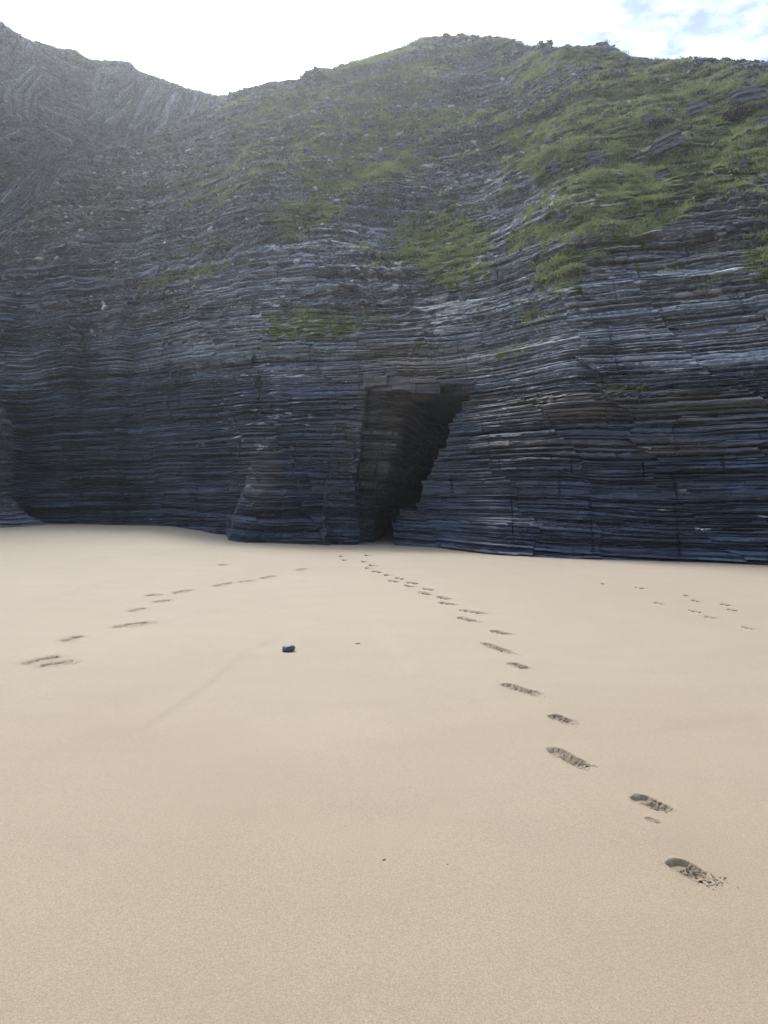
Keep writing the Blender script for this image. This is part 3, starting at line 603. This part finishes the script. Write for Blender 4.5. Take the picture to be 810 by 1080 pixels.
# ---------------------------------------------------------------- pebbles
def pebble(name, px, py, L, W, Hh, label, rot, seed, rough=.12):
    nz, na = 28, 48; ph = np.linspace(-math.pi/2, math.pi/2, nz)[:, None]; an = np.linspace(0, 2*math.pi, na)[None]
    x = np.sign(np.cos(an))*abs(np.cos(an))**.8*np.cos(ph)**.7; y = np.sin(an)*np.cos(ph)**.7; z = np.sign(np.sin(ph))*abs(np.sin(ph))**.8*np.ones_like(an)
    k_ = 1+rough*fbm3(x*1.4+seed, y*1.4, z*1.4, 3, seed); facet = np.minimum(1, .80+.25*vn3(x*1.1, y*1.1+seed, z*1.1, seed+1)); k_ = k_*facet
    V_ = np.stack([x*L/2*k_, y*W/2*k_, z*Hh/2*k_+x*Hh*.10], -1).reshape(-1, 3); X, Y = ground_pt(px, py)
    o = np_mesh(name, V_, grid_faces(nz, na), M_peb, smooth=True); o.location = (X, Y, float(ground(np.array([X]), np.array([Y]))[0])+Hh*.30); o.rotation_euler = (0, 0, rot)
    return tag(o, label, 'pebble')
pebble('pebble', 304, 688, .15, .11, .088, 'smooth blue-black pebble lying alone in the middle of the sand', .25, 3, .2)
pebble('sand_speck', 405, 907, .016, .009, .007, 'tiny dark speck on the sand near the bottom centre', .4, 5)
pebble('sand_speck', 377, 680, .06, .03, .016, 'small brown fragment on the sand right of the blue-black pebble', .1, 6)
pebble('sand_speck', 472, 911, .007, .005, .005, 'very tiny speck right of the bottom centre speck', .4, 8)

# ================================================================ HAZE
hm = bpy.data.materials.new('sea_haze'); hm.use_nodes = True; hn = hm.node_tree; hn.nodes.remove(hn.nodes['Principled BSDF'])
pv = hn.nodes.new('ShaderNodeVolumePrincipled'); pv.inputs['Color'].default_value = (.88, .94, 1, 1); pv.inputs['Density'].default_value = .0014; pv.inputs['Anisotropy'].default_value = .78
hn.links.new(pv.outputs[0], hn.nodes['Material Output'].inputs['Volume'])
zt = float(V[..., 2].max())+3; hb = np.array([(x, y, z) for x in (-905, 905) for y in (-705, 905) for z in (-4, zt)], float)
tag(np_mesh('haze', hb, CF, hm), kind='stuff')
# ================================================================ SKY, SUN, CAMERA
SUN_EL, SUN_AZ = math.radians(52), math.radians(-16)      # azimuth from +Y towards +X
w = bpy.data.worlds.new('World'); S.world = w; w.use_nodes = True; nt = w.node_tree; bg = nt.nodes['Background']
sky = nt.nodes.new('ShaderNodeTexSky'); sky.sky_type = 'NISHITA'; sky.sun_disc = False
sky.sun_elevation = SUN_EL; sky.sun_rotation = SUN_AZ; sky.air_density = 1.0; sky.dust_density = 2.5; sky.ozone_density = 1.0
W = N.__new__(N); W.t = nt
tc = nt.nodes.new('ShaderNodeTexCoord'); sx = nt.nodes.new('ShaderNodeSeparateXYZ'); nt.links.new(tc.outputs['Generated'], sx.inputs[0])
zz = W.math('MAXIMUM', sx.outputs[2], .08); cv = nt.nodes.new('ShaderNodeCombineXYZ')
nt.links.new(W.math('DIVIDE', sx.outputs[0], zz), cv.inputs[0]); nt.links.new(W.math('DIVIDE', sx.outputs[1], zz), cv.inputs[1])
def wn(sc, det, loc):
    mp = nt.nodes.new('ShaderNodeMapping'); mp.inputs['Location'].default_value = loc; nt.links.new(cv.outputs[0], mp.inputs[0])
    q = nt.nodes.new('ShaderNodeTexNoise'); q.inputs['Scale'].default_value = sc; q.inputs['Detail'].default_value = det; q.inputs['Roughness'].default_value = .6
    nt.links.new(mp.outputs[0], q.inputs['Vector']); return q.outputs[0]
sd = (math.sin(SUN_AZ)*math.cos(SUN_EL), math.cos(SUN_AZ)*math.cos(SUN_EL), math.sin(SUN_EL))
dt = nt.nodes.new('ShaderNodeVectorMath'); dt.operation = 'DOT_PRODUCT'; nt.links.new(tc.outputs['Generated'], dt.inputs[0]); dt.inputs[1].default_value = sd
glow = W.rng(dt.outputs['Value'], .88, .995, 0, 1)
cf = W.rng(wn(2.2, 6, (3, 1, 0)), .30, .52)
cn = W.rng(wn(6.0, 6, (7.3, 2.2, 0)), .42, .64)
ccol = W.mix(cn, (.95, 1.28, 1.9), (2.7, 2.95, 3.3))
ccol = W.mix(glow, ccol, (21.0, 21.0, 20.6))
fin = W.mix(W.math('MULTIPLY', cf, .93), sky.outputs[0], ccol)
nt.links.new(fin, bg.inputs[0]); bg.inputs[1].default_value = .15
sl = bpy.data.lights.new('sun', 'SUN'); sl.energy = 1.15; sl.angle = math.radians(12); sl.color = (1, .95, .88)
so = bpy.data.objects.new('sun', sl); C.objects.link(so)
import mathutils
so.rotation_euler = mathutils.Vector(sd).to_track_quat('Z', 'Y').to_euler()
cam = bpy.data.cameras.new('camera'); co = bpy.data.objects.new('camera', cam); C.objects.link(co); S.camera = co
co.location = (0, 0, CAMZ); co.rotation_euler = (math.pi/2, 0, 0)
cam.sensor_fit = 'VERTICAL'; cam.sensor_height = 36; cam.lens = 26; cam.shift_y = -10/1080; cam.clip_end = 3000; cam.clip_start = .05
S.view_settings.view_transform = 'Standard'; S.view_settings.look = 'None'; S.view_settings.gamma = 1; S.view_settings.exposure = 1.52
S.cycles.max_bounces = 6; S.cycles.diffuse_bounces = 4; S.cycles.volume_bounces = 0
